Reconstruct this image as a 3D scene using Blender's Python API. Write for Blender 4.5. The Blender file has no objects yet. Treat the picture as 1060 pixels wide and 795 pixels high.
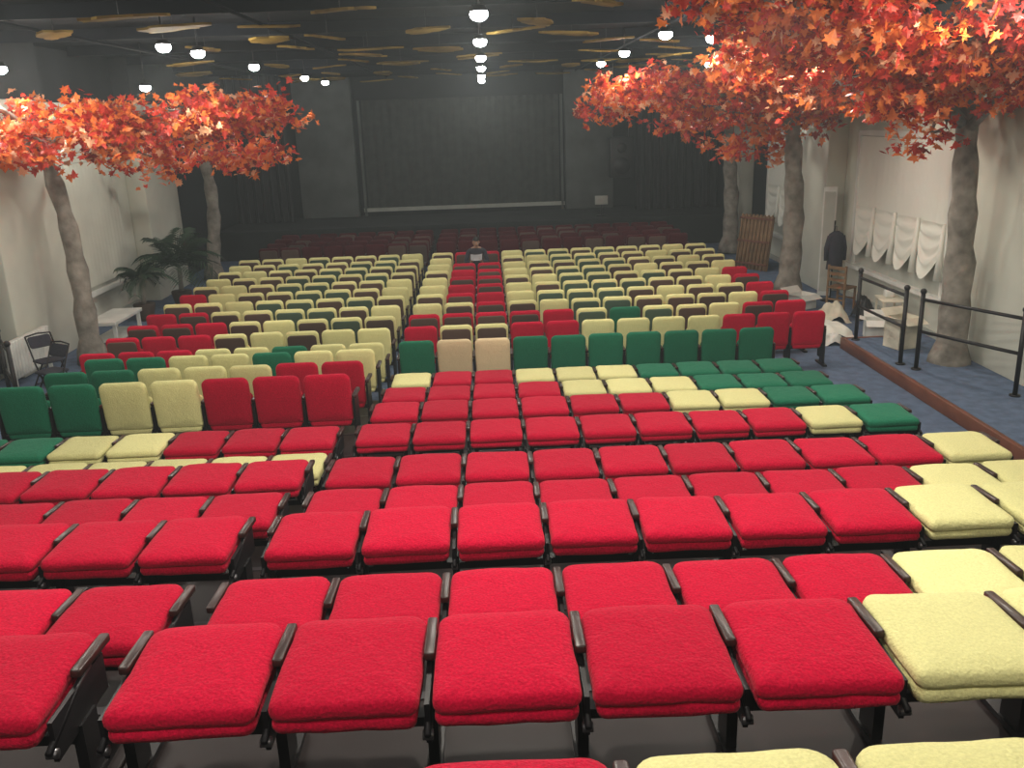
import bpy, bmesh, math, random
from mathutils import Matrix, Vector, noise
import numpy as np
random.seed(7); np.random.seed(7)
SC=bpy.context.scene
COL=SC.collection
H=3.95

# ------------------------------------------------------------------ materials
def mat(name,col,rough=.6,metal=0,bump=0,bscale=60,var=0,vscale=3,emit=None,es=0,spec=.5,objvar=0,sheen=0,trans=0,detail=2):
    m=bpy.data.materials.new(name); m.use_nodes=True
    nt=m.node_tree; b=nt.nodes['Principled BSDF']
    b.inputs['Roughness'].default_value=rough; b.inputs['Metallic'].default_value=metal
    b.inputs['Specular IOR Level'].default_value=spec
    c=(*col,1)
    b.inputs['Base Color'].default_value=c
    tc=nt.nodes.new('ShaderNodeTexCoord')
    last=None
    if var>0:
        n=nt.nodes.new('ShaderNodeTexNoise'); n.inputs['Scale'].default_value=vscale; n.inputs['Detail'].default_value=detail
        nt.links.new(tc.outputs['Object'],n.inputs['Vector'])
        r=nt.nodes.new('ShaderNodeValToRGB')
        r.color_ramp.elements[0].position=.3; r.color_ramp.elements[1].position=.7
        r.color_ramp.elements[0].color=(*[x*(1-var) for x in col],1)
        r.color_ramp.elements[1].color=(*[min(1,x*(1+var)) for x in col],1)
        nt.links.new(n.outputs['Fac'],r.inputs['Fac']); last=r.outputs['Color']
        nt.links.new(last,b.inputs['Base Color'])
    if objvar>0:
        oi=nt.nodes.new('ShaderNodeObjectInfo')
        mr=nt.nodes.new('ShaderNodeMapRange'); mr.inputs['To Min'].default_value=1-objvar; mr.inputs['To Max'].default_value=1+objvar
        nt.links.new(oi.outputs['Random'],mr.inputs['Value'])
        hs=nt.nodes.new('ShaderNodeHueSaturation')
        nt.links.new(mr.outputs['Result'],hs.inputs['Value'])
        if last: nt.links.new(last,hs.inputs['Color'])
        else: hs.inputs['Color'].default_value=c
        nt.links.new(hs.outputs['Color'],b.inputs['Base Color'])
    if bump>0:
        n2=nt.nodes.new('ShaderNodeTexNoise'); n2.inputs['Scale'].default_value=bscale; n2.inputs['Detail'].default_value=2
        nt.links.new(tc.outputs['Object'],n2.inputs['Vector'])
        bp=nt.nodes.new('ShaderNodeBump'); bp.inputs['Strength'].default_value=bump; bp.inputs['Distance'].default_value=.02
        nt.links.new(n2.outputs['Fac'],bp.inputs['Height']); nt.links.new(bp.outputs['Normal'],b.inputs['Normal'])
    if sheen: b.inputs['Sheen Weight'].default_value=sheen
    if emit: 
        b.inputs['Emission Color'].default_value=(*emit,1); b.inputs['Emission Strength'].default_value=es
    if trans:
        t=nt.nodes.new('ShaderNodeBsdfTranslucent'); t.inputs['Color'].default_value=c
        mx=nt.nodes.new('ShaderNodeMixShader'); mx.inputs[0].default_value=trans
        out=nt.nodes['Material Output']
        nt.links.new(b.outputs[0],mx.inputs[1]); nt.links.new(t.outputs[0],mx.inputs[2]); nt.links.new(mx.outputs[0],out.inputs['Surface'])
    return m
def fabric(name,c,var=.14):
    m=mat(name,c,rough=.95,bump=.8,bscale=75,var=var,vscale=95,objvar=.10,spec=.08,sheen=.06)
    nt=m.node_tree; b=nt.nodes['Principled BSDF']
    bp=[n for n in nt.nodes if n.type=='BUMP'][0]; tc=[n for n in nt.nodes if n.type=='TEX_COORD'][0]
    n=nt.nodes.new('ShaderNodeTexNoise'); n.inputs['Scale'].default_value=8; n.inputs['Detail'].default_value=1.5; n.inputs['Distortion'].default_value=.8
    nt.links.new(tc.outputs['Object'],n.inputs['Vector'])
    b2=nt.nodes.new('ShaderNodeBump'); b2.inputs['Strength'].default_value=.30; b2.inputs['Distance'].default_value=.035
    nt.links.new(n.outputs['Fac'],b2.inputs['Height']); nt.links.new(b2.outputs['Normal'],bp.inputs['Normal'])
    bp.inputs['Distance'].default_value=.008
    return m
M={}
M['r']=fabric('red_fabric',(.50,.004,.032),.20)
M['m']=fabric('shaded_red_fabric',(.07,.005,.010))  # red seat cloth darkened: shade of the unlit far rows put into the colour
M['y']=fabric('cream_fabric',(.76,.71,.33),.08)
M['g']=fabric('green_fabric',(.018,.155,.085))
M['c']=fabric('pale_cream_fabric',(.78,.60,.37),.07)
M['br']=mat('brown_back_shell',(.085,.045,.032),rough=.6,objvar=.3)
M['dg']=mat('dark_green_shell',(.05,.085,.055),rough=.7,objvar=.25)
M['frame']=mat('black_steel',(.012,.010,.012),rough=.45,metal=.2)
M['wood']=mat('dark_armrest_wood',(.035,.014,.012),rough=.35,var=.3,vscale=8,spec=.45)
M['metal']=mat('grey_steel',(.25,.24,.25),rough=.35,metal=.9)
M['deck']=mat('dark_deck',(.018,.010,.010),rough=.5,var=.3,vscale=2,spec=.25)
M['nose']=mat('deck_nosing',(.05,.045,.05),rough=.4,metal=.4)
M['carpet']=mat('blue_grey_carpet',(.105,.15,.235),rough=.95,var=.2,vscale=6,bump=.3,bscale=120)
M['wall']=mat('plaster_wall',(.62,.62,.53),rough=.9,var=.08,vscale=1.2)
M['upper']=mat('black_upper_wall',(.012,.014,.017),rough=.9,var=.3,vscale=1.2)
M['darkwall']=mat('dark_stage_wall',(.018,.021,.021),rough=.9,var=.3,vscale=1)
M['greywall']=mat('grey_stage_wall',(.11,.12,.115),rough=.9,var=.2,vscale=1.5)
M['ceil']=mat('black_ceiling',(.005,.006,.008),rough=.95,var=.4,vscale=.8,spec=.1)
M['beam']=mat('ceiling_steel',(.008,.009,.012),rough=.9,spec=.1)
M['cloud']=mat('ochre_panel',(.20,.13,.03),rough=.9,var=.5,vscale=2,spec=.1)
M['trunk']=mat('bark',(.25,.225,.19),rough=.95,var=.45,vscale=4,bump=1,bscale=9,detail=4)
M['curtain']=mat('white_curtain',(.76,.76,.68),rough=.9)
M['white']=mat('white_paint',(.70,.70,.65),rough=.6,var=.08)
M['black']=mat('black_plastic',(.01,.01,.012),rough=.5)
M['screen']=mat('stage_curtain_dark',(.045,.05,.045),rough=.95,var=.2,vscale=4)
M['trim']=mat('pale_trim',(.42,.43,.38),rough=.7,var=.1)
M['box']=mat('cardboard',(.46,.38,.22),rough=.9,var=.15)
M['cloth']=mat('beige_cloth',(.68,.63,.50),rough=.95,bump=.6,bscale=12,var=.2)
M['bamboo']=mat('brown_lattice_wood',(.22,.13,.065),rough=.7,var=.3)
M['brownwood']=mat('brown_step_edge',(.16,.055,.03),rough=.5,var=.2)
M['palm']=mat('palm_green',(.012,.035,.014),rough=.7,var=.4)
M['pot']=mat('dark_pot',(.05,.03,.02),rough=.6,var=.2)
M['lamp']=mat('lamp_glow',(1,1,1),emit=(1,.99,.96),es=160)
M['skin']=mat('skin',(.42,.23,.15),rough=.6,var=.1)
M['jacket']=mat('dark_jacket',(.03,.03,.045),rough=.9,bump=.4,bscale=20,var=.2)
M['pants']=mat('dark_trousers',(.02,.02,.025),rough=.9,var=.2)
M['hair']=mat('black_hair',(.008,.007,.007),rough=.6,bump=.6,bscale=80)
M['paper']=mat('paper',(.35,.35,.36),rough=.8,var=.15)
LEAF=[mat('leaf_red',(.66,.05,.025),rough=.5,trans=.35),
      mat('leaf_orange',(.86,.22,.04),rough=.5,trans=.35),
      mat('leaf_dark_red',(.30,.02,.015),rough=.5,trans=.3),
      mat('leaf_pale',(.95,.50,.28),rough=.4,trans=.35)]

# ------------------------------------------------------------------ helpers
class MB:
    """mesh builder collecting geometry with material slots"""
    def __init__(s): s.bm=bmesh.new(); s.mats=[]
    def mi(s,m):
        if m not in s.mats: s.mats.append(m)
        return s.mats.index(m)
    def add(s,vs,fs,m,T=None,smooth=False):
        i=s.mi(m); T=T or Matrix()
        bv=[s.bm.verts.new(T@Vector(v)) for v in vs]
        for f in fs:
            try:
                q=s.bm.faces.new([bv[k] for k in f]); q.material_index=i; q.smooth=smooth
            except ValueError: pass
    def box(s,x0,x1,y0,y1,z0,z1,m,T=None,bev=0):
        if bev<=0:
            vs=[(x0,y0,z0),(x1,y0,z0),(x1,y1,z0),(x0,y1,z0),(x0,y0,z1),(x1,y0,z1),(x1,y1,z1),(x0,y1,z1)]
            s.add(vs,[(3,2,1,0),(4,5,6,7),(0,1,5,4),(1,2,6,5),(2,3,7,6),(3,0,4,7)],m,T)
        else:
            TT=(T or Matrix())@Matrix.Translation(((x0+x1)/2,(y0+y1)/2,z0))
            s.cushion(x1-x0,y1-y0,z1-z0,bev,bev,m,TT,edge=bev,n=3,dome=0)
    def cushion(s,w,d,h,rf,rn,m,T=None,edge=.03,n=6,dome=.01,soft=0,seed=0):
        prof=[(edge*1.0,0),(edge*.3,edge*.3),(0,edge),(0,h-edge),(edge*.3,h-edge*.3),(edge,h)]
        if dome>0: prof+= [(edge*2.5,h+dome*.7),(min(w,d)*.22,h+dome*.95),(min(w,d)*.34,h+dome)]
        rings=[];vs=[]
        for ins,z in prof:
            hw=max(w/2-ins,.002); hd=max(d/2-ins,.002)
            ring=[]
            for (cx,cy,a0,r),(nx,ny) in zip(((1,1,0,rf),(-1,1,90,rf),(-1,-1,180,rn),(1,-1,270,rn)),((-1,1),(-1,-1),(1,-1),(1,1))):
                rr=max(min(r-ins*.8,hw*.95,hd*.95),.001)
                for k in range(n):
                    a=math.radians(a0+90*k/(n-1))
                    ring.append((cx*(hw-rr)+rr*math.cos(a),cy*(hd-rr)+rr*math.sin(a),z))
                if soft:
                    rr2=max(min((rf if ny>0 else rn)-ins*.8,hw*.95,hd*.95),.001)
                    a=ring[-1]
                    bx=nx*(hw-(rr2 if a0 in(0,180) else 0)); by=ny*(hd-(rr2 if a0 in (90,270) else 0))
                    for q in range(1,6):
                        t=q/6; ring.append((a[0]*(1-t)+bx*t,a[1]*(1-t)+by*t,z))
            rings.append(range(len(vs),len(vs)+len(ring))); vs+=ring
        if soft:
            out=[]
            for x,y,z in vs:
                q=Vector((x*9+seed*7.3,y*9,z*22+seed))
                out.append((x*(1+soft*.8*noise.noise(q)),y*(1+soft*.8*noise.noise(q+Vector((9,3,1)))),z+soft*.22*noise.noise(q*.6+Vector((2,8,4)))))
            vs=out
        fs=[tuple(reversed(rings[0]))]
        N=len(rings[0])
        for a,b in zip(rings,rings[1:]):
            for k in range(N): fs.append((a[k],a[(k+1)%N],b[(k+1)%N],b[k]))
        fs.append(tuple(rings[-1]))
        s.add(vs,fs,m,T,smooth=True)
    def tube(s,pts,rad,m,n=8,T=None,caps=True):
        pts=[Vector(p) for p in pts]; 
        if not hasattr(rad,'__len__'): rad=[rad]*len(pts)
        vs=[];fs=[]
        for i,p in enumerate(pts):
            d=(pts[min(i+1,len(pts)-1)]-pts[max(i-1,0)]).normalized()
            u=d.orthogonal().normalized() if i==0 else (u-d*u.dot(d)).normalized()
            v=d.cross(u)
            for k in range(n):
                a=2*math.pi*k/n
                vs.append(p+(u*math.cos(a)+v*math.sin(a))*rad[i])
        for i in range(len(pts)-1):
            for k in range(n):
                fs.append((i*n+k,i*n+(k+1)%n,(i+1)*n+(k+1)%n,(i+1)*n+k))
        if caps:
            fs.append(tuple(range(n-1,-1,-1))); fs.append(tuple((len(pts)-1)*n+k for k in range(n)))
        s.add(vs,fs,m,T,smooth=True)
    def sphere(s,c,r,m,nu=14,nv=9,sc=(1,1,1),zmin=-1):
        vs=[];fs=[]
        for j in range(nv+1):
            ph=math.pi*j/nv-math.pi/2
            for i in range(nu):
                a=2*math.pi*i/nu
                vs.append((c[0]+r*sc[0]*math.cos(ph)*math.cos(a),c[1]+r*sc[1]*math.cos(ph)*math.sin(a),c[2]+r*sc[2]*math.sin(ph)))
        for j in range(nv):
            for i in range(nu): fs.append((j*nu+i,j*nu+(i+1)%nu,(j+1)*nu+(i+1)%nu,(j+1)*nu+i))
        s.add(vs,fs,m,None,smooth=True)
    def mesh(s,name):
        me=bpy.data.meshes.new(name)
        bmesh.ops.remove_doubles(s.bm,verts=s.bm.verts,dist=1e-5)
        bmesh.ops.recalc_face_normals(s.bm,faces=s.bm.faces)
        s.bm.to_mesh(me); s.bm.free()
        for m in s.mats: me.materials.append(m)
        return me
    def obj(s,name,loc=(0,0,0),parent=None,rotz=0):
        o=bpy.data.objects.new(name,s.mesh(name)); COL.objects.link(o); o.location=loc; o.rotation_euler=(0,0,rotz)
        if parent: o.parent=parent
        return o
def empty(name,loc=(0,0,0)):
    e=bpy.data.objects.new(name,None); COL.objects.link(e); e.location=loc; e.empty_display_size=.1; return e
def place(me,name,loc,rotz=0):
    o=bpy.data.objects.new(name,me); COL.objects.link(o); o.location=loc; o.rotation_euler=(0,0,rotz); return o
TR=Matrix.Translation
def RX(a): return Matrix.Rotation(math.radians(a),4,'X')

# ------------------------------------------------------------------ room shell
XL,XR=-8.3,7.7; YB,YS=-4.0,31.0; ZC=5.50
b=MB(); b.box(XL-.2,XR+.2,YB,YS,-.2,0,M['carpet']); b.obj('floor')
b=MB(); b.box(XL-.2,XR+.2,YB,YS,ZC,ZC+.2,M['ceil']); b.obj('ceiling')
ZU=H+.55
def sidewall(x0,x1,name):
    b=MB(); b.box(x0,x1,YB,24.5,0,ZU,M['wall']); b.box(x0,x1,YB,24.5,ZU,ZC,M['upper']); b.box(x0,x1,24.5,YS,0,ZC,M['upper']); b.obj(name)
sidewall(XR,XR+.2,'wall_right'); sidewall(XL-.2,XL,'wall_left')
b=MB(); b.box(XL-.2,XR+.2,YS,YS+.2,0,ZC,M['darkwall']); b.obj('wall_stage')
b=MB(); b.box(XL-.2,XR+.2,YB-.2,YB,0,ZC,M['wall']); b.obj('wall_rear')
b=MB(); b.box(XR-.03,XR,YB,24.4,0,.12,M['trim']); b.obj('baseboard_right')
b=MB(); b.box(XL,XL+.03,YB,24.4,0,.12,M['trim']); b.obj('baseboard_left')
for (x0,x1,ys) in ((XR-.42,XR-.001,[(10.9,13.6),(19.2,21.4),(25.9,26.8)]),(XL+.001,XL+.42,[(8.5,10),(14.6,17.0),(21.2,23.4)])):
    for y0,y1 in ys:
        b=MB(); b.box(x0,x1,y0,y1,0.001,ZU,M['wall'],bev=.02); b.box(x0+.01,x1-.01,y0+.01,y1-.01,ZU,ZC-.01,M['upper']); b.obj('wall_pilaster')
def window(side,y0,y1,name,swag=True):
    X=XR if side>0 else XL; s=-side
    b=MB()
    def bx(d0,d1,ya,yb,za,zb,m):
        xa,xb=sorted((X+s*d0,X+s*d1)); b.box(xa,xb,ya,yb,za,zb,m)
    bx(.001,.05,y0-.12,y1+.12,.75,3.35,M['trim'])
    bx(.05,.16,y0-.2,y1+.2,.68,.76,M['white'])
    zb=1.95 if swag else .85
    if swag:
        bx(.05,.12,y0-.1,y0,.76,3.35,M['white']); bx(.05,.12,y1,y1+.1,.76,3.35,M['white']); bx(.05,.12,y0-.1,y1+.1,3.35,3.45,M['white'])
    n=60; vs=[];fs=[]
    for i in range(n+1):
        y=y0+(y1-y0)*i/n; dx=.09+.006*math.sin(i*1.7)
        vs+=[(X+s*dx,y,3.33),(X+s*dx,y,zb)]
    for i in range(n): fs.append((2*i,2*i+1,2*i+3,2*i+2))
    b.add(vs,fs,M['curtain'] if swag else M['wall'],smooth=True)
    if swag:
      k=max(2,round((y1-y0)/.85)); w=(y1-y0)/k
      for q in range(k):
        a=y0+q*w; nu,nv=16,14; vs=[];fs=[]
        for j in range(nv+1):
            v=j/nv
            for i in range(nu+1):
                u=i/nu; sag=1-(2*u-1)**2
                z=1.98-v*(.35+.62*sag)
                dx=.10+.10*sag*v+.030*math.sin(v*24+sag*3)*(.3+sag)
                vs.append((X+s*dx,a+u*w,z))
        for j in range(nv):
            for i in range(nu): fs.append((j*(nu+1)+i,j*(nu+1)+i+1,(j+1)*(nu+1)+i+1,(j+1)*(nu+1)+i))
        b.add(vs,fs,M['curtain'],smooth=True)
        b.tube([(X+s*.13,a,2.0),(X+s*.15,a,1.5),(X+s*.14,a,1.05)],[.03,.05,.09],M['curtain'],n=10)
    b.obj(name)
window(1,14.6,18.3,'window_1'); window(1,22.2,24.2,'window_2')
window(-1,17.6,20.4,'window_3',False); window(-1,11,13.0,'window_4',False); window(1,6.5,10,'window_5')
b=MB(); vs=[];fs=[]
for i in range(41):
    yy=13.4+1.1*i/40; vs+=[(XL+.12+.05*math.sin(i*1.1),yy,3.4),(XL+.12+.06*math.sin(i*1.1),yy,.15)]
for i in range(40): fs.append((2*i,2*i+1,2*i+3,2*i+2))
b.add(vs,fs,M['pants'],smooth=True); b.tube([(XL+.12,13.3,3.42),(XL+.12,14.55,3.42)],.02,M['frame']); b.obj('dark_window_curtain')

# ------------------------------------------------------------------ stage
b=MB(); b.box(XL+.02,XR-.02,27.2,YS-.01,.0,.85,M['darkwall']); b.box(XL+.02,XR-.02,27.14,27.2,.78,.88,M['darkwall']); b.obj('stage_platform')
b=MB(); b.box(-6.2,-4.3,30.5,30.98,.86,ZC-.01,M['greywall'],bev=.02); b.obj('wall_stage_panel')
b=MB(); b.box(2.7,4.3,30.5,30.98,.86,ZC-.01,M['greywall'],bev=.02); b.obj('wall_stage_panel')
b=MB()
n=120; vs=[];fs=[]
for i in range(n+1):
    x=-4.0+6.5*i/n; vs+=[(x,30.7+.02*math.sin(i*1.3),4.6),(x,30.7+.02*math.sin(i*1.3),1.12)]
for i in range(n): fs.append((2*i,2*i+1,2*i+3,2*i+2))
b.add(vs,fs,M['screen'],smooth=True)
b.box(-4.15,2.65,30.6,30.75,1.0,1.12,M['trim']); b.box(-4.13,-4.05,30.6,30.75,.86,4.6,M['greywall']); b.box(2.55,2.63,30.6,30.75,.86,4.6,M['greywall']); b.box(-4.15,2.65,30.6,30.75,4.6,4.7,M['darkwall'])
b.box(-4.1,2.6,30.72,30.8,.86,1.1,M['darkwall'])
b.obj('stage_screen')
def drape(x0,x1,y,name):
    b=MB(); n=int((x1-x0)*26); vs=[];fs=[]
    for i in range(n+1):
        x=x0+(x1-x0)*i/n; yy=y+.09*math.sin(i*.9)
        vs+=[(x,yy,ZC-.02),(x,yy,.86)]
    for i in range(n): fs.append((2*i,2*i+1,2*i+3,2*i+2))
    b.add(vs,fs,M['black'],smooth=True); b.obj(name)
drape(XL+.1,-6.3,29.6,'stage_curtain'); drape(4.9,XR-.1,29.6,'stage_curtain')
def speaker(x,y,z,name='hanging_loudspeaker'):
    b=MB(); b.cushion(.75,.5,1.25,.04,.04,M['black'],TR((0,0,0)),edge=.02,n=3,dome=0)
    b.tube([(0,-.262,.36),(0,-.25,.36)],[.26,.27],M['frame'],n=20); b.tube([(0,-.262,.92),(0,-.25,.92)],[.15,.16],M['frame'],n=20)
    b.tube([(-.25,0,1.2),(-.25,0,ZC-z)],.012,M['metal']); b.tube([(.25,0,1.2),(.25,0,ZC-z)],.012,M['metal'])
    b.obj(name,(x,y,z))
speaker(4.35,29.2,1.95)
b=MB(); b.box(-.2,.2,-.02,.02,.35,.62,M['trim'],bev=.01); b.tube([(0,0,.4),(0,0,0)],.02,M['frame']); b.tube([(0,0,0),(0,0,.03)],[.18,.16],M['frame'],n=16); b.obj('music_stand',(3.6,28.2,.851))

# ------------------------------------------------------------------ risers
rows={ # name:(y, pad drop below camera)
 '0':(1.58,1.53),'A':(2.80,1.85),'B':(3.72,2.16),'C':(4.87,2.33),'D':(5.80,2.58),'E':(6.72,2.69),'F':(8.25,2.93),'G':(9.35,3.06),'H':(10.4,3.20),'I':(11.45,3.32)}
PADZ=.45
def deckz(k): return H-rows[k][1]-PADZ
def deck(x0,x1,y0,y1,z):
    b=MB()
    b.box(x0,x1,y0,y1,z-.06,z,M['deck'],bev=.008)
    b.box(x0,x1,y1-.05,y1+.0,z-.10,z+.004,M['nose'])
    b.box(x0+.02,x1-.02,y1-.06,y1-.03,0,z-.1,M['frame'])
    x=x0+.1
    while x<x1:
        b.box(x-.03,x+.03,y0+.05,y0+.11,0,z-.06,M['frame']); b.box(x-.03,x+.03,y0+.05,y1-.06,z-.12,z-.06,M['frame']); x+=1.1
    b.obj('seating_riser')
order=list(rows)
for side in 'LR':
    x0,x1=(-5.95,-1.47) if side=='L' else (-1.46,4.4)
    for i,k in enumerate(order):
        y0=rows[k][0]-.52; y1=(rows[order[i+1]][0]-.52) if i+1<len(order) else rows[k][0]+.5
        if side=='L' and k=='E': y1=7.22
        deck(x0,x1,y0,y1,deckz(k))
    if side=='L': deck(x0,x1,7.22,rows['F'][0]-.52,deckz('F')+.0)
b=MB(); b.box(-5.95,4.4,-3.6,.98,2.22,2.30,M['deck']); 
for x in (-5.8,-3,0,2.5,4.3):
    for y in (-3.4,-1,.8): b.box(x-.04,x+.04,y-.04,y+.04,0,2.22,M['frame'])
b.obj('seating_riser')

# ------------------------------------------------------------------ seats
W=.55
def arm_folded(b,x):
    b.cushion(.040,.27,.032,.010,.010,M['wood'],TR((x,.13,.412))@RX(-3),edge=.006,n=3,dome=0)
    b.box(x-.009,x+.009,-.22,.2,.24,.395,M['frame'])
    b.tube([(x,-.26,.30),(x,-.02,.385),(x,.1,.405)],.013,M['frame'],n=6)
    b.box(x-.02,x+.02,-.06,.06,0.02,.26,M['frame'])
    b.box(x-.03,x+.03,-.2,.2,0,.025,M['frame'])
    b.tube([(x-.018,-.235,.285),(x+.018,-.235,.285)],.018,M['metal'],n=10)
def arm_up(b,x):
    b.cushion(.05,.34,.035,.02,.02,M['wood'],TR((x,.15,.60)),edge=.008,n=3,dome=0)
    b.box(x-.012,x+.012,-.04,.22,.1,.60,M['frame'])
    b.box(x-.03,x+.03,-.12,.24,0,.03,M['frame'])
    b.box(x-.02,x+.02,-.02,.1,.02,.12,M['frame'])
cache={}
def seat_mesh(kind,col,end,v):
    key=(kind,col,end,v)
    if key in cache: return cache[key]
    b=MB(); 
    if kind=='f':
        m=M[col]
        b.cushion(.507,.55,.070,.075,.040,m,TR((0,0,.378))@RX(random.uniform(-.6,.8)),edge=.026,n=6,dome=.013,soft=.030,seed=v+1)
        b.cushion(.495,.535,.062,.06,.036,m,TR((0,-.002,.326)),edge=.025,n=5,dome=0,soft=.034,seed=v+11)
        b.box(-.20,.20,-.20,.22,.29,.33,M['frame'])
        b.box(-.27,.27,-.03,.03,.16,.20,M['frame'])
        b.box(-.22,-.18,-.03,.03,.2,.30,M['frame']); b.box(.18,.22,-.03,.03,.2,.30,M['frame'])
        arm_folded(b,-W/2)
        if end: arm_folded(b,W/2)
    else:
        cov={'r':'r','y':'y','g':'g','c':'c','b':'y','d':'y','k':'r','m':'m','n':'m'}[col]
        m=M[cov]
        T=TR((0,.03,.62))@RX(97)
        b.cushion(.505,.56,.085,.075,.045,m,T,edge=.03,n=6,dome=.012,soft=.012,seed=v+3)
        if col in 'bdkn':
            sh=M['br'] if col!='d' else M['dg']
            b.cushion(.445,.49,.025,.06,.04,sh,T@TR((0,-.012,.085)),edge=.008,n=6,dome=.004)
        b.cushion(.47,.42,.10,.06,.05,m,TR((0,.13,.46))@RX(72),edge=.03,n=5,dome=0)
        b.box(-.27,.27,.0,.04,.28,.33,M['frame'])
        b.box(-.18,-.14,.0,.04,.3,.5,M['frame']); b.box(.14,.18,.0,.04,.3,.5,M['frame'])
        arm_up(b,-W/2)
        if end: arm_up(b,W/2)
    me=b.mesh('auditorium_seat_mesh'); cache[key]=me; return me
def put(kind,col,x,y,z,end=False):
    j=.010 if kind=='f' else .014
    v=0 if end else random.randrange(4 if kind=='f' else 2)
    place(seat_mesh(kind,col,end,v),'folded_auditorium_seat' if kind=='f' else 'auditorium_seat',
          (x,y+random.uniform(-j,j),z+.001),math.radians(random.uniform(-.9,.9)))
XM=[-1.10+W*i for i in range(12)]
XLf=lambda n:[-1.82-W*(n-1-i) for i in range(n)]
main={'0':'rrryyyyyyy','A':'rrrrryyyyy','B':'rrrrrryyyy','C':'rrrrrrryyy','D':'rrrrrrrryy','E':'rrrrrrrrry','F':'rrrrrrrryg','G':'rrrrrryygg','H':'rrrryyyggg','I':'yrryyygggg'}
left={'0':'rrrrrrr','A':'rrrrrrr','B':'rrrrrrr','C':'rrrrrrr','D':'yyrrrrr','E':'yrrrrrr','F':'ggyyrrr'}
for k,s in main.items():
    for i,c in enumerate(s):
        if k=='0' and i<2: continue
        put('f',c,XM[i],rows[k][0],deckz(k),i==len(s)-1)
for k,s in left.items():
    if k=='0': continue
    for x,c,i in zip(XLf(7),s,range(7)): put('f',c,x,rows[k][0],deckz(k),i==6)
for i,x in enumerate(XLf(7)): put('f','y' ,x,7.50,deckz('F'),i==6)
for k,s in {'G':'ggyyrrr','H':'ggyyyrr','I':'ggyygyy'}.items():
    for x,c,i in zip(XLf(7),s,range(7)): put('u',c,x,rows[k][0],deckz(k),i==6)
flat=[('rrrryygyy','gccggggggg'),   # J
 ('krrbybyy','rbbrryyyyrrr'),
 ('kkrbybdb','kkkkrdgdbykr'),
 ('rkbbddby','ybkbyddbbbyk'),
 ('bbyddbdb','bkrydddbybbr'),
 ('rybbddby','yrkybdddbbyk'),
 ('bybddbby','ykkbyddbdbyr'),
 ('ybbddbdb','brkybddbybby'),
 ('bybbddbb','ykkybbddbbyb'),
 ('ybdbbddb','ykkbyddbbybb'),
 ('bbydbbdy','bkkyddbdbbyb')]
y=12.5
for r,(l,m) in enumerate(flat):
    l=l[-8:]
    for x,c,i in zip(XLf(8),l,range(8)): put('u',c,x,y,0,i==7)
    for i,c in enumerate(m):
        if r==9 and i in (1,2): continue   # a person sits in this gap
        put('u',c,XM[i],y,0,i==len(m)-1 or (r==9 and i==0))
    y+=.93 if r==0 else .86
yy=y+1.1
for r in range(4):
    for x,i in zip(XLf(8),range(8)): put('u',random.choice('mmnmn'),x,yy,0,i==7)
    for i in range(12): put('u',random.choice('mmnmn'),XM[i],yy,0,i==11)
    yy+=.9

# ------------------------------------------------------------------ trees
def leaves_mesh(blobs,name,dens,size):
    out=[(0,-.45),(.14,-.22),(.46,-.30),(.33,-.08),(.50,.12),(.24,.12),(.20,.28),(0,.58),(-.20,.28),(-.24,.12),(-.50,.12),(-.33,-.08),(-.46,-.30),(-.14,-.22)]
    base=np.array([(0,0,.06)]+[(x,y,-.06*abs(x)*3) for x,y in out]); nb=len(base)
    V=[];F=[];MI=[]; cnt=0
    for (cx,cy,cz,rx,ry,rz) in blobs:
        ncl=int(dens*rx*ry*(.6+rz))
        for _ in range(ncl):
            while True:
                p=np.random.uniform(-1,1,3)
                if np.dot(p,p)<=1: break
            c=np.array((cx,cy,H+cz))+p*np.array((rx,ry,rz))
            if noise.noise(Vector(c*1.3))<-.14: continue
            nl=np.random.randint(8,20); dirn=np.random.uniform(-1,1,3)*np.array((1,1,.45)); dirn[2]-=.2; dirn/=np.linalg.norm(dirn)
            colbias=np.random.rand()
            for q in range(nl):
                pos=c+dirn*(q-nl/2)*.05+np.random.normal(0,.055,3)
                if pos[2]>ZC-.12: pos[2]=ZC-.12-np.random.rand()*.25
                pos[0]=min(max(pos[0],XL+.55),XR-.55)
                s=size*np.random.uniform(.5,1.2)
                R=(Matrix.Rotation(np.random.uniform(0,6.28),3,'Z')@Matrix.Rotation(np.random.normal(0,.9),3,'X')@Matrix.Rotation(np.random.normal(0,.6),3,'Y'))
                vv=(base*s)@np.array(R).T+pos
                V.append(vv)
                o=cnt*nb
                for k in range(1,nb): F.append((o,o+k,o+(k%(nb-1))+1))
                t=np.random.rand()*.45+colbias*.55
                mi=2 if t<.24 else (0 if t<.50 else (1 if t<.76 else 3))
                MI+= [mi]*(nb-1); cnt+=1
    V=np.concatenate(V)
    me=bpy.data.meshes.new(name); me.from_pydata(V.tolist(),[],F)
    for m in LEAF: me.materials.append(m)
    me.polygons.foreach_set('material_index',MI); me.update()
    return me
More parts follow.
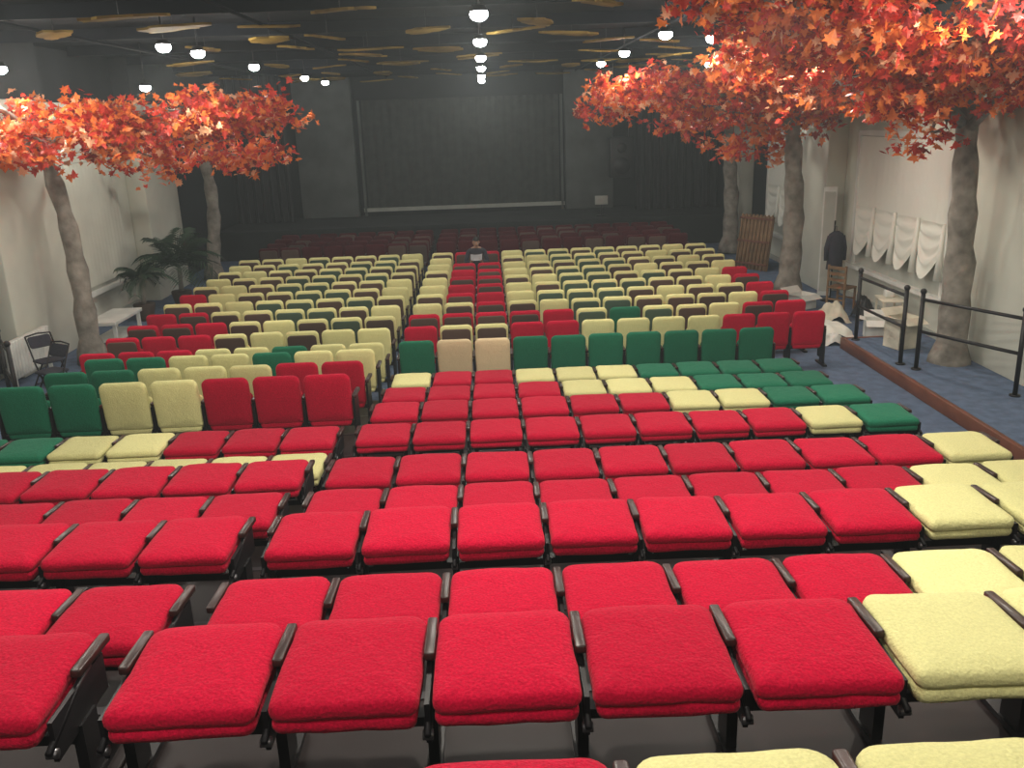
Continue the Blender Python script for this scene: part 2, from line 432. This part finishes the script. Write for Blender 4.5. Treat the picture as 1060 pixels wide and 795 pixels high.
def tree(x,y,r,blobs,dens=60,size=.17,lean=0):
    e=empty('maple_tree',(x,y,0))
    b=MB(); pts=[];rad=[]; top=H+.35
    for i in range(19):
        t=i/18; z=.002+t*top
        pts.append((lean*t+.09*math.sin(t*5+x),.08*math.sin(t*6.5+y),z)); rad.append((r*(1.15-.5*t) + .02*math.sin(i*2.1)+(.09*(1-t*9) if t<.11 else 0))*(1 if i<17 else .7))
    b.tube(pts,rad,M['trunk'],n=20)
    for v in b.bm.verts:
        c=Vector((0,0,v.co.z)); d=v.co-c; 
        f=1+.18*noise.noise(Vector((v.co.x*5,v.co.y*5,v.co.z*1.1+x)))
        v.co=Vector((d.x*f,d.y*f,v.co.z))
    for bl in blobs:
        tgt=Vector((bl[0]-x,bl[1]-y,H+bl[2])); st=Vector((lean*.8+.09*math.sin(.85*5+x),.08*math.sin(.85*6.5+y),3.5+random.random()*.6))
        mid=st.lerp(tgt,.45)+Vector((0,0,.2))
        P=[st,st.lerp(mid,.5)+Vector((0,0,.08)),mid,mid.lerp(tgt,.5)+Vector((random.uniform(-.1,.1),random.uniform(-.1,.1),.05)),tgt]
        b.tube(P,[.075,.06,.045,.032,.015],M['trunk'],n=8)
        for _ in range(5):
            q=P[2].lerp(P[4],random.random()); e2=q+Vector((random.uniform(-1,1)*bl[3]*.7,random.uniform(-1,1)*bl[4]*.7,random.uniform(-.4,.6)*bl[5]))
            b.tube([q,q.lerp(e2,.5)+Vector((0,0,.06)),e2],[.025,.015,.006],M['trunk'],n=5)
    o=b.obj('trunk',(0,0,0),e)
    me=leaves_mesh(blobs,'leaves',dens,size)
    lo=bpy.data.objects.new('leaves',me); COL.objects.link(lo); lo.parent=e; lo.location=(-x,-y,0)
tree(6.85,12.75,.20,[(6.2,11.5,.35,1.4,1.9,.42),(4.9,10.4,.75,1.4,1.7,.38),(6.3,9.0,.5,1.2,1.5,.45),(3.9,12,1.1,1.3,1.5,.28),(6.0,13.8,.2,1.3,1.5,.45),(6.2,12.6,-.42,.45,.6,.35),(5.2,11.8,.05,.9,.9,.22),(4.8,13.6,.75,1.3,1.2,.35),(3.0,10.6,1.2,1.0,1.0,.22)],dens=62,size=.155)
tree(6.45,18.9,.21,[(6.2,19,-.1,1.2,1.8,.5),(4.6,18.4,.35,1.4,1.5,.4),(3.2,17.8,.40,1.1,1.2,.36),(5.8,16.6,.3,1.3,1.2,.42),(5.6,19.0,-.72,.9,.9,.32),(4.6,19.6,-.2,.9,.9,.32),(2.5,19,.1,.6,.8,.28),(5.0,16.0,.55,1.2,1,.35)],dens=60,size=.165)
tree(6.8,25.1,.20,[(6.2,24.6,.2,1.0,1.2,.5),(4.9,24.2,.4,1.2,1.2,.4),(5.6,24.0,-.4,.8,.8,.3)],dens=30,size=.2)
tree(-7.0,15.4,.165,[(-6.8,15.2,0,1.2,1.8,.48),(-5.3,15.8,.12,1.5,1.6,.38),(-4.3,17,.22,1.0,1.2,.28),(-6.1,17,-.5,1,1,.33),(-4.7,17.6,-.55,.9,.9,.28),(-7.1,12.7,.6,.8,1.2,.3),(-6.5,14,-.2,.9,.8,.3)],dens=66,size=.155,lean=-.35)
tree(-7.3,23.9,.17,[(-6.8,23.6,0,1.1,1.2,.5),(-5.6,23.6,.2,1.2,1.2,.35),(-7.2,20,-.9,.35,.4,.3)],dens=30,size=.2)

# ------------------------------------------------------------------ ceiling things
b=MB()
for yy in range(0,31,3): b.box(XL+.45,XR-.45,yy+.2,yy+.32,ZC-.18,ZC-.002,M['beam'])
for xx in (-6,-3,0,3,6): b.tube([(xx,-3,ZC-.22),(xx,30,ZC-.22)],.025,M['beam'],n=8)
b.obj('ceiling_truss')
b=MB(); rnd=random.Random(3)
yy=6.5
while yy<29:
    x=-7.0+rnd.random()*1.2
    while x<6.5:
        if rnd.random()<.62:
            a=rnd.uniform(.22,.52); d=rnd.uniform(.12,.26); z=H+rnd.uniform(1.18,1.29); rot=rnd.uniform(-.4,.4)
            n=22; ph=rnd.random()*6; top=[];bot=[]
            cy=yy+rnd.uniform(-.5,.5)
            for i in range(n):
                t=2*math.pi*i/n; rr=1+.22*math.sin(3*t+ph)+.16*math.sin(5*t+2*ph)+.08*math.sin(9*t)
                px=a*rr*math.cos(t); py=d*rr*math.sin(t)
                X=x+px*math.cos(rot)-py*math.sin(rot); Y=cy+px*math.sin(rot)+py*math.cos(rot)
                zz=z+.03*math.sin(t+ph)
                bot.append((X,Y,zz)); top.append((X,Y,zz+.03))
            vs=bot+top; fs=[tuple(range(n-1,-1,-1)),tuple(range(n,2*n))]+[(i,(i+1)%n,n+(i+1)%n,n+i) for i in range(n)]
            b.add(vs,fs,M['cloud']); b.tube([(x,cy,z),(x,cy,ZC-.002)],.005,M['frame'],n=5)
        x+=rnd.uniform(1.0,1.9)
    yy+=1.6
b.obj('hanging_ceiling_panels')

def lamp(x,y,h,pw,kind='S',R=.10):
    z=H+h
    b=MB()
    b.tube([(0,0,ZC-z-.002),(0,0,.08)],.012,M['frame'],n=6)
    b.tube([(0,0,.10),(0,0,.09),(0,0,.05),(0,0,.03)],[.05,.075,.09,.095],M['frame'],n=16)
    b.sphere((0,0,0),R,M['lamp'],sc=(1,1,.72))
    o=b.obj('ceiling_spotlight',(x,y,z))
    l=bpy.data.lights.new('bulb_light','SPOT' if kind=='S' else 'POINT'); l.energy=pw*1.2; l.shadow_soft_size=.1; l.color=(1,.94,.80)
    if kind=='S': l.spot_size=math.radians(168); l.spot_blend=.35
    lo=bpy.data.objects.new('bulb_light',l); COL.objects.link(lo); lo.parent=o; lo.location=(0,0,-.2)
for y,p in ((10.5,92),(14.2,60),(18,27),(21.8,5),(26,1.2),(29.2,.9)): lamp(0,y,1.08,p)
for y,p in ((8.6,95),(14,66),(18,38),(21.5,6)): lamp(2.75,y,1.08,p)
for y,p in ((13.3,74),(18.4,32),(23.5,1.2),(26.5,.8)): lamp(-4.4,y,1.08,p)
for x,y,p in ((-3.0,5.0,130),(2.6,4.2,125),(-.1,5.2,240),(-.6,1.2,65),(2.8,.2,65),(-3.5,1.0,70),(0,-2,40)): lamp(x,y,1.15,p)
for x,y,h,p in ((-7.0,13.9,.9,75),(-6.4,18,.75,55),(5.5,15.2,1.05,125),(4.9,8.6,1.15,110),(5.0,20.5,.95,50),(-6.1,10.5,1.1,75),(3.6,14.6,1.05,45),(-4.2,14.2,1.05,40)):
    lamp(x,y,h,p,'P')  # point lamps by the canopies, some of them added to brighten the leaves

# ------------------------------------------------------------------ right side: platform, railings, clutter
b=MB(); b.box(5.95,7.27,9.0,14.4,0.001,.16,M['carpet']); b.box(5.88,5.95,9.0,14.4,0.001,.19,M['brownwood'],bev=.01); b.box(5.95,7.27,14.4,14.46,0.001,.17,M['brownwood']); b.obj('side_platform')
def railing(name,pts,z,h=1.05):
    b=MB(); P=[Vector((x,y,0)) for x,y in pts]
    for p in P:
        b.tube([(p.x,p.y,0),(p.x,p.y,h+.1)],.032,M['frame'],n=12); b.tube([(p.x,p.y,0),(p.x,p.y,.02)],[.07,.07],M['frame'],n=14); b.sphere((p.x,p.y,h+.12),.045,M['frame'])
    for a,c in zip(P,P[1:]):
        for hh in (h,h*.55): b.tube([(a.x,a.y,hh),(c.x,c.y,hh)],.024,M['frame'],n=10)
    b.obj(name,(0,0,z))
railing('handrail',[(6.1,14.3),(6.15,12.75)],.161)
railing('handrail',[(6.25,12.45),(6.92,11.05)],.161)
railing('handrail',[(-7.3,13.0),(-6.7,12.1)],0.001)
def crumple(name,loc,sx,sy,sz,m,seed):
    b=MB(); n=26; vs=[];fs=[]
    for j in range(n+1):
        for i in range(n+1):
            u=i/n*2-1; v=j/n*2-1
            rr=math.sqrt(u*u+v*v)/1.15
            e=max(0,1-rr**3.5)
            z=.006+e*sz*(.75+.5*noise.noise(Vector((u*1.6+seed,v*1.6,seed))) ) + .035*noise.noise(Vector((u*6,v*6,seed)))*e
            vs.append((u*sx*(1+.15*noise.noise(Vector((v*2,seed,0)))),v*sy*(1+.15*noise.noise(Vector((u*2,seed,3)))),max(.004,z)))
    for j in range(n):
        for i in range(n): fs.append((j*(n+1)+i,j*(n+1)+i+1,(j+1)*(n+1)+i+1,(j+1)*(n+1)+i))
    b.add(vs,fs,m,smooth=True); b.obj(name,loc)
crumple('crumpled_dust_sheet',(6.0,15.5,0),.45,.45,.25,M['curtain'],1)
crumple('crumpled_dust_sheet',(5.75,16.6,0),.35,.4,.28,M['cloth'],4)
crumple('cloth_bag',(6.5,16.4,0),.28,.28,.42,M['cloth'],21)
crumple('cloth_bag',(5.8,18.6,0),.3,.3,.40,M['black'],9)
crumple('cloth_bag',(7.15,16.5,0),.2,.25,.45,M['black'],12)
crumple('cloth_bag',(5.85,14.75,0),.2,.2,.2,M['white'],31)
def carton(loc,s,rot,m='box'):
    b=MB(); w,d,h=s
    for a in ((-w/2,w/2,-d/2,-d/2+.01,0,h),(-w/2,w/2,d/2-.01,d/2,0,h),(-w/2,-w/2+.01,-d/2,d/2,0,h),(w/2-.01,w/2,-d/2,d/2,0,h),(-w/2,w/2,-d/2,d/2,0,.01)): b.box(*a,M[m])
    b.add([(-w/2,-d/2,h),(w/2,-d/2,h),(w/2,-d/2-.15,h-.08),(-w/2,-d/2-.15,h-.08)],[(0,1,2,3)],M[m])
    b.add([(-w/2,d/2,h),(w/2,d/2,h),(w/2,d/2+.12,h+.1),(-w/2,d/2+.12,h+.1)],[(0,1,2,3)],M[m])
    b.add([(-w/2,-d/2,h),(-w/2,d/2,h),(-w/2-.13,d/2,h+.03),(-w/2-.13,-d/2,h+.03)],[(0,1,2,3)],M[m])
    b.obj('cardboard_box',loc,rotz=rot)
carton((6.62,13.75,.162),(.42,.36,.5),.3,'cloth')
carton((6.75,15.0,.003),(.4,.34,.34),-.3,'white')
carton((6.3,17.6,.003),(.5,.4,.3),.5,'white')
b=MB()
b.cushion(.6,.4,.03,.03,.03,M['cloth'],TR((0,0,.55)),edge=.008,n=4,dome=0)
for x in (-.26,.26):
    for q in (-.16,.16): b.box(x-.018,x+.018,q-.018,q+.018,0,.55,M['cloth'])
b.box(-.25,.25,-.15,.15,.2,.22,M['cloth']); b.cushion(.2,.15,.12,.02,.02,M['white'],TR((.1,0,.582)),edge=.02,n=3,dome=0)
b.obj('small_side_table',(7.2,14.95+.6,.001),rotz=1.4)
def chair(loc,rot,m,name='wooden_chair'):
    b=MB()
    for x in (-.19,.19):
        b.box(x-.018,x+.018,-.2,-.165,0,.45,m); b.box(x-.018,x+.018,.17,.205,0,.9,m,T=None)
    b.cushion(.44,.44,.035,.04,.04,m,TR((0,0,.43)),edge=.01,n=4,dome=0)
    for z in (.58,.70,.82): b.box(-.18,.18,.175,.195,z,z+.06,m)
    b.box(-.18,.18,-.19,-.175,.2,.23,m); b.box(-.18,.18,.18,.195,.2,.23,m)
    b.obj(name,loc,rotz=rot)
chair((7.05,17.4,0.001),2.2,M['bamboo'])
def folding_chair(loc,rot):
    b=MB(); f=M['frame']
    for x in (-.2,.2):
        b.tube([(x,-.24,.0),(x,.02,.42),(x,.20,.84)],.013,f,n=8)
        b.tube([(x*.88,.24,.0),(x*.88,-.16,.44)],.013,f,n=8)
    b.tube([(-.2,.20,.84),(0,.215,.86),(.2,.20,.84)],.013,f,n=8)
    b.tube([(-.2,-.22,.04),(.2,-.22,.04)],.010,f,n=6); b.tube([(-.17,.22,.04),(.17,.22,.04)],.010,f,n=6)
    b.cushion(.38,.36,.03,.05,.05,M['jacket'],TR((0,-.02,.43)),edge=.01,n=5,dome=.006)
    b.cushion(.36,.20,.022,.04,.04,M['jacket'],TR((0,.165,.73))@RX(65+0),edge=.008,n=5,dome=.004)
    b.obj('folding_chair',loc,rotz=rot)
folding_chair((-7.15,14.0,0.001),.9); folding_chair((-6.75,13.3,0.001),-.5)
b=MB()
b.box(-.5,.5,0,.03,0,1.35,M['bamboo']) 
for i in range(9): b.tube([(-.46+i*.115,-.02,0),(-.46+i*.115,-.02,1.38)],.028,M['bamboo'],n=6)
for z in (.12,.68,1.25): b.box(-.5,.5,-.06,-.03,z,z+.05,M['brownwood'])
o=b.obj('bamboo_panel',(6.65,22.3,0.01)); o.rotation_euler=(math.radians(-9),0,math.radians(-55))
b=MB(); b.box(-.14,.14,-.02,.02,0,2.3,M['white'],bev=.01); b.box(-.11,.11,-.03,-.02,.1,2.2,M['trim']); o=b.obj('white_board_plank',(7.2,18.7,0.01)); o.rotation_euler=(math.radians(-3),0,math.radians(-20))
b=MB(); 
vs=[];fs=[]; prof=[(0,.06,.04),(-.06,.15,.06),(-.16,.17,.08),(-.4,.15,.09),(-.62,.16,.09),(-.78,.17,.09)]
n=14
for z,a,c in prof:
    for i in range(n):
        t=2*math.pi*i/n; w=1+.08*math.sin(3*t+z*9); vs.append((a*w*math.cos(t),c*w*math.sin(t),z))
for j in range(len(prof)-1):
    for i in range(n): fs.append((j*n+i,j*n+(i+1)%n,(j+1)*n+(i+1)%n,(j+1)*n+i))
b.add(vs,fs,M['jacket'],smooth=True)
for s in (-1,1): b.tube([(s*.13,0,-.1),(s*.19,.01,-.35),(s*.19,.0,-.6)],[.055,.05,.04],M['jacket'],n=9)
b.tube([(0,.0,0),(0,.02,.09),(0,.1,.1)],.01,M['metal'],n=6)
b.tube([(0,.12,.2),(0,.12,-1.45)],.018,M['frame'],n=8); b.tube([(0,.12,-1.47),(0,.12,-1.44)],[.2,.18],M['frame'],n=14)
b.obj('jacket_on_coat_stand',(7.15,18.1,1.471))

# ------------------------------------------------------------------ left side
def palm(loc,h,n,L,seed,name='potted_palm'):
    r=random.Random(seed); b=MB()
    b.tube([(0,0,0),(0,0,.05),(0,0,.34),(0,0,.36)],[.16,.17,.23,.22],M['pot'],n=18)
    b.tube([(0,0,.3),(.02,0,h*.5)],[.06,.04],M['trunk'],n=8)
    for k in range(n):
        a=2*math.pi*k/n*2.4+r.random()*.5; el=r.uniform(.35,1.3); l=L*r.uniform(.7,1.1)
        pts=[]
        for i in range(9):
            t=i/8; rr=l*t*math.cos(el)*1.0; z=h*.45+l*(math.sin(el)*t-.75*t*t*(1.2-el*.5))
            pts.append(Vector((min(max(rr*math.cos(a),XL-loc[0]+.46),-6.25-loc[0]),rr*math.sin(a),max(z,.2))))
        b.tube(pts,[.014-.0012*i for i in range(9)],M['palm'],n=4)
        side=Vector((-math.sin(a),math.cos(a),0))
        for i in range(1,9):
          for f in (0,.5):
            if i==8 and f: continue
            p=pts[i] if not f else pts[i].lerp(pts[i+1],.5) 
            d=(pts[i]-pts[i-1]).normalized(); ll=.34*L*(1-.5*abs(i/8-.4))
            for s in (-1,1):
                tip=p+side*s*ll*.85+d*ll*.5+Vector((0,0,-ll*.35))
                m1=p.lerp(tip,.5)+Vector((0,0,.03))
                b.add([p,m1+d*.022,tip,m1-d*.022],[(0,1,2,3)],M['palm'])
    b.obj(name,loc)
palm((-7.1,20.4,0.001),2.0,28,1.4,2)
palm((-7.45,19.0,.001),2.0,16,.75,8)
b=MB()
for i in range(14): b.cushion(.085,.12,.62,.03,.03,M['white'],TR((i*.095,0,.12)),edge=.02,n=4,dome=0)
b.tube([(-.05,0,.2),(1.3,0,.2)],.02,M['white']); b.tube([(-.05,0,.66),(1.3,0,.66)],.02,M['white'])
b.box(.0,.04,-.03,.03,0,.14,M['white']); b.box(1.2,1.24,-.03,.03,0,.14,M['white'])
b.obj('radiator',(-7.77,14.05,0.001),rotz=math.radians(90))
b=MB(); b.box(-.3,.3,-.7,.7,.38,.45,M['white'],bev=.01)
for x in (-.24,.24):
    for y in (-.6,.6): b.box(x-.03,x+.03,y-.03,y+.03,0,.38,M['white'])
b.box(-.28,.28,-.65,.65,.05,.08,M['white']); b.obj('white_bench',(-7.45,17.4,0.001))

# ------------------------------------------------------------------ person (seated, facing camera, reading)
def person(x,y):
    e=empty('seated_person',(x,y,0.005))
    V=[];E=[];R=[]
    def v(p,r,par=None):
        V.append(p);R.append(r)
        if par is not None: E.append((par,len(V)-1))
        return len(V)-1
    pel=v((0,0,.58),(.16,.13)); 
    sp=v((0,-.03,.74),(.145,.11),pel); ch=v((0,-.09,.93),(.165,.12),sp); up=v((0,-.13,1.04),(.12,.09),ch)
    nk=v((0,-.16,1.10),(.055,.055),up); hd0=v((0,-.19,1.15),(.055,.06),nk)
    for s in (-1,1):
        sh=v((s*.18,-.11,1.01),(.07,.065),up); el=v((s*.25,-.16,.76),(.05,.05),sh); w=v((s*.13,-.38,.80),(.032,.03),el); pm=v((s*.10,-.44,.83),(.04,.022),w)
        hp=v((s*.10,-.02,.54),(.11,.10),pel); kn=v((s*.17,-.42,.53),(.07,.07),hp); an=v((s*.16,-.36,.12),(.045,.045),kn); hl=v((s*.16,-.40,.06),(.045,.04),an); to=v((s*.18,-.54,.045),(.04,.028),hl)
        for q,(dx,L) in enumerate(((-.03,.060),(-.01,.072),(.01,.068),(.03,.052))):
            k=v((s*.10+dx*1.0,-.475,.845),(.011,.011),pm); k2=v((s*.10+dx*1.1-s*.01,-.475-L*.35,.845+L*.35),(.010,.010),k); v((s*.10+dx*1.1-s*.02,-.475-L*.2,.845+L*.9),(.008,.008),k2)
        t=v((s*.07,-.43,.86),(.012,.012),pm); v((s*.06,-.45,.90),(.010,.010),t)
    me=bpy.data.meshes.new('body'); me.from_pydata(V,E,[])
    o=bpy.data.objects.new('body_tmp',me); COL.objects.link(o)
    md=o.modifiers.new('skin','SKIN'); 
    for i,r in enumerate(R): me.skin_vertices[0].data[i].radius=r; me.skin_vertices[0].data[i].use_root=(i==0)
    sub=o.modifiers.new('s','SUBSURF'); sub.levels=2
    dg=bpy.context.evaluated_depsgraph_get(); dg.update()
    m2=bpy.data.meshes.new_from_object(o.evaluated_get(dg)); bpy.data.objects.remove(o)
    m2.name='body'; m2.materials.clear()
    for k in ('jacket','pants','skin','black'): m2.materials.append(M[k])
    for p in m2.polygons:
        c=p.center; p.use_smooth=True
        if c.z>1.085 or (c.y<-.395 and c.z>.74): p.material_index=2
        elif c.z<.10: p.material_index=3
        elif c.z<.64 : p.material_index=1
        else: p.material_index=0
    bo=bpy.data.objects.new('body',m2); COL.objects.link(bo); bo.parent=e
    b=MB(); nu,nv=28,20; vs=[];fs=[]
    for j in range(nv+1):
        ph=math.pi*j/nv-math.pi/2
        for i in range(nu):
            a=2*math.pi*i/nu
            x_=.076*math.cos(ph)*math.cos(a); y_=.098*math.cos(ph)*math.sin(a); z_=.118*math.sin(ph)
            if z_<0: x_*=1+z_*2.2; 
            if y_<0 and z_<0: y_*=1+z_*.8
            f=math.exp(-((x_/.014)**2)-((z_+.012)/.022)**2) if y_<0 else 0
            y_-=.024*f
            for ex in (-.03,.03):
                y_+= (.010*math.exp(-((x_-ex)/.014)**2-((z_-.012)/.012)**2) if y_<0 else 0)
            vs.append((x_,y_,z_))
    for j in range(nv):
        for i in range(nu): fs.append((j*nu+i,j*nu+(i+1)%nu,(j+1)*nu+(i+1)%nu,(j+1)*nu+i))
    b.add(vs,fs,M['skin'],smooth=True)
    for s in (-1,1):
        b.sphere((s*.03,-.083,.012),.011,M['white'],nu=10,nv=6); b.sphere((s*.03,-.092,.010),.006,M['black'],nu=8,nv=5)
        b.sphere((s*.076,.0,-.002),.026,M['skin'],nu=10,nv=7,sc=(.35,.7,1.1))
        b.box(s*.03-.016,s*.03+.016,-.094,-.086,.028,.034,M['hair'])
    b.sphere((0,-.082,-.052),.022,M['brownwood'],nu=10,nv=6,sc=(1,.35,.25))
    vs=[];fs=[]; nu,nv=26,10
    for j in range(nv+1):
        ph=math.pi/2*(1-j/nv*1.25)
        for i in range(nu):
            a=2*math.pi*i/nu
            p2=ph if math.sin(a)>-.2 else max(ph,.55)
            k=1.07+.03*math.sin(i*3)*(j%2)
            vs.append((.078*k*math.cos(p2)*math.cos(a),.1*k*math.cos(p2)*math.sin(a)+.003,.121*k*math.sin(p2)))
    for j in range(nv):
        for i in range(nu): fs.append((j*nu+i,j*nu+(i+1)%nu,(j+1)*nu+(i+1)%nu,(j+1)*nu+i))
    b.add(vs,fs,M['hair'],smooth=True)
    ho=b.obj('head',(0,-.215,1.225),e); ho.rotation_euler=(math.radians(22),0,math.radians(6))
    b=MB(); n=8; vs=[];fs=[]
    for i in range(n+1):
        u=i/n*2-1; vs+=[(u*.13,-.03*u*u,-.08),(u*.13,-.03*u*u,.08)]
    for i in range(n): fs.append((2*i,2*i+2,2*i+3,2*i+1))
    b.add(vs,fs,M['paper'],smooth=True); po=b.obj('newspaper',(0,-.475,.91),e); po.rotation_euler=(math.radians(-40),0,0)
    b=MB(); b.tube([(0,0,.38),(0,0,.40),(0,0,.43),(0,0,.44)],[.17,.18,.18,.16],M['brownwood'],n=20)
    for a in range(4):
        t=math.pi/4+a*math.pi/2; b.tube([(.12*math.cos(t),.12*math.sin(t),.38),(.18*math.cos(t),.18*math.sin(t),0)],.017,M['brownwood'],n=8)
    b.obj('stool',(x,y+.02,0.001))
person(-.28,20.5)

# ------------------------------------------------------------------ world, camera
w=bpy.data.worlds.new('world'); SC.world=w; w.use_nodes=True
nt=w.node_tree
nt.nodes['Background'].inputs[0].default_value=(.05,.06,.08,1); nt.nodes['Background'].inputs[1].default_value=.3
vs_=nt.nodes.new('ShaderNodeVolumeScatter'); vs_.inputs['Color'].default_value=(.88,.97,1,1); vs_.inputs['Density'].default_value=.0030; vs_.inputs['Anisotropy'].default_value=.4
nt.links.new(vs_.outputs[0],nt.nodes['World Output'].inputs['Volume'])
cam=bpy.data.cameras.new('camera'); co=bpy.data.objects.new('camera',cam); COL.objects.link(co)
cam.sensor_width=36; cam.lens=918/1060*36; cam.clip_end=200; cam.clip_start=.05
a=math.radians(1.21); p=math.radians(16.8); th=math.radians(2.0)
f=Vector((math.sin(a)*math.cos(p),math.cos(a)*math.cos(p),-math.sin(p)))
r0=Vector((math.cos(a),-math.sin(a),0)); u0=r0.cross(f)
r=r0*math.cos(th)-u0*math.sin(th); u=u0*math.cos(th)+r0*math.sin(th)
m=Matrix((r,u,-f)).transposed().to_4x4(); m.translation=Vector((0,0,H)); co.matrix_world=m
SC.camera=co
SC.view_settings.view_transform='Standard'
SC.view_settings.look='None'
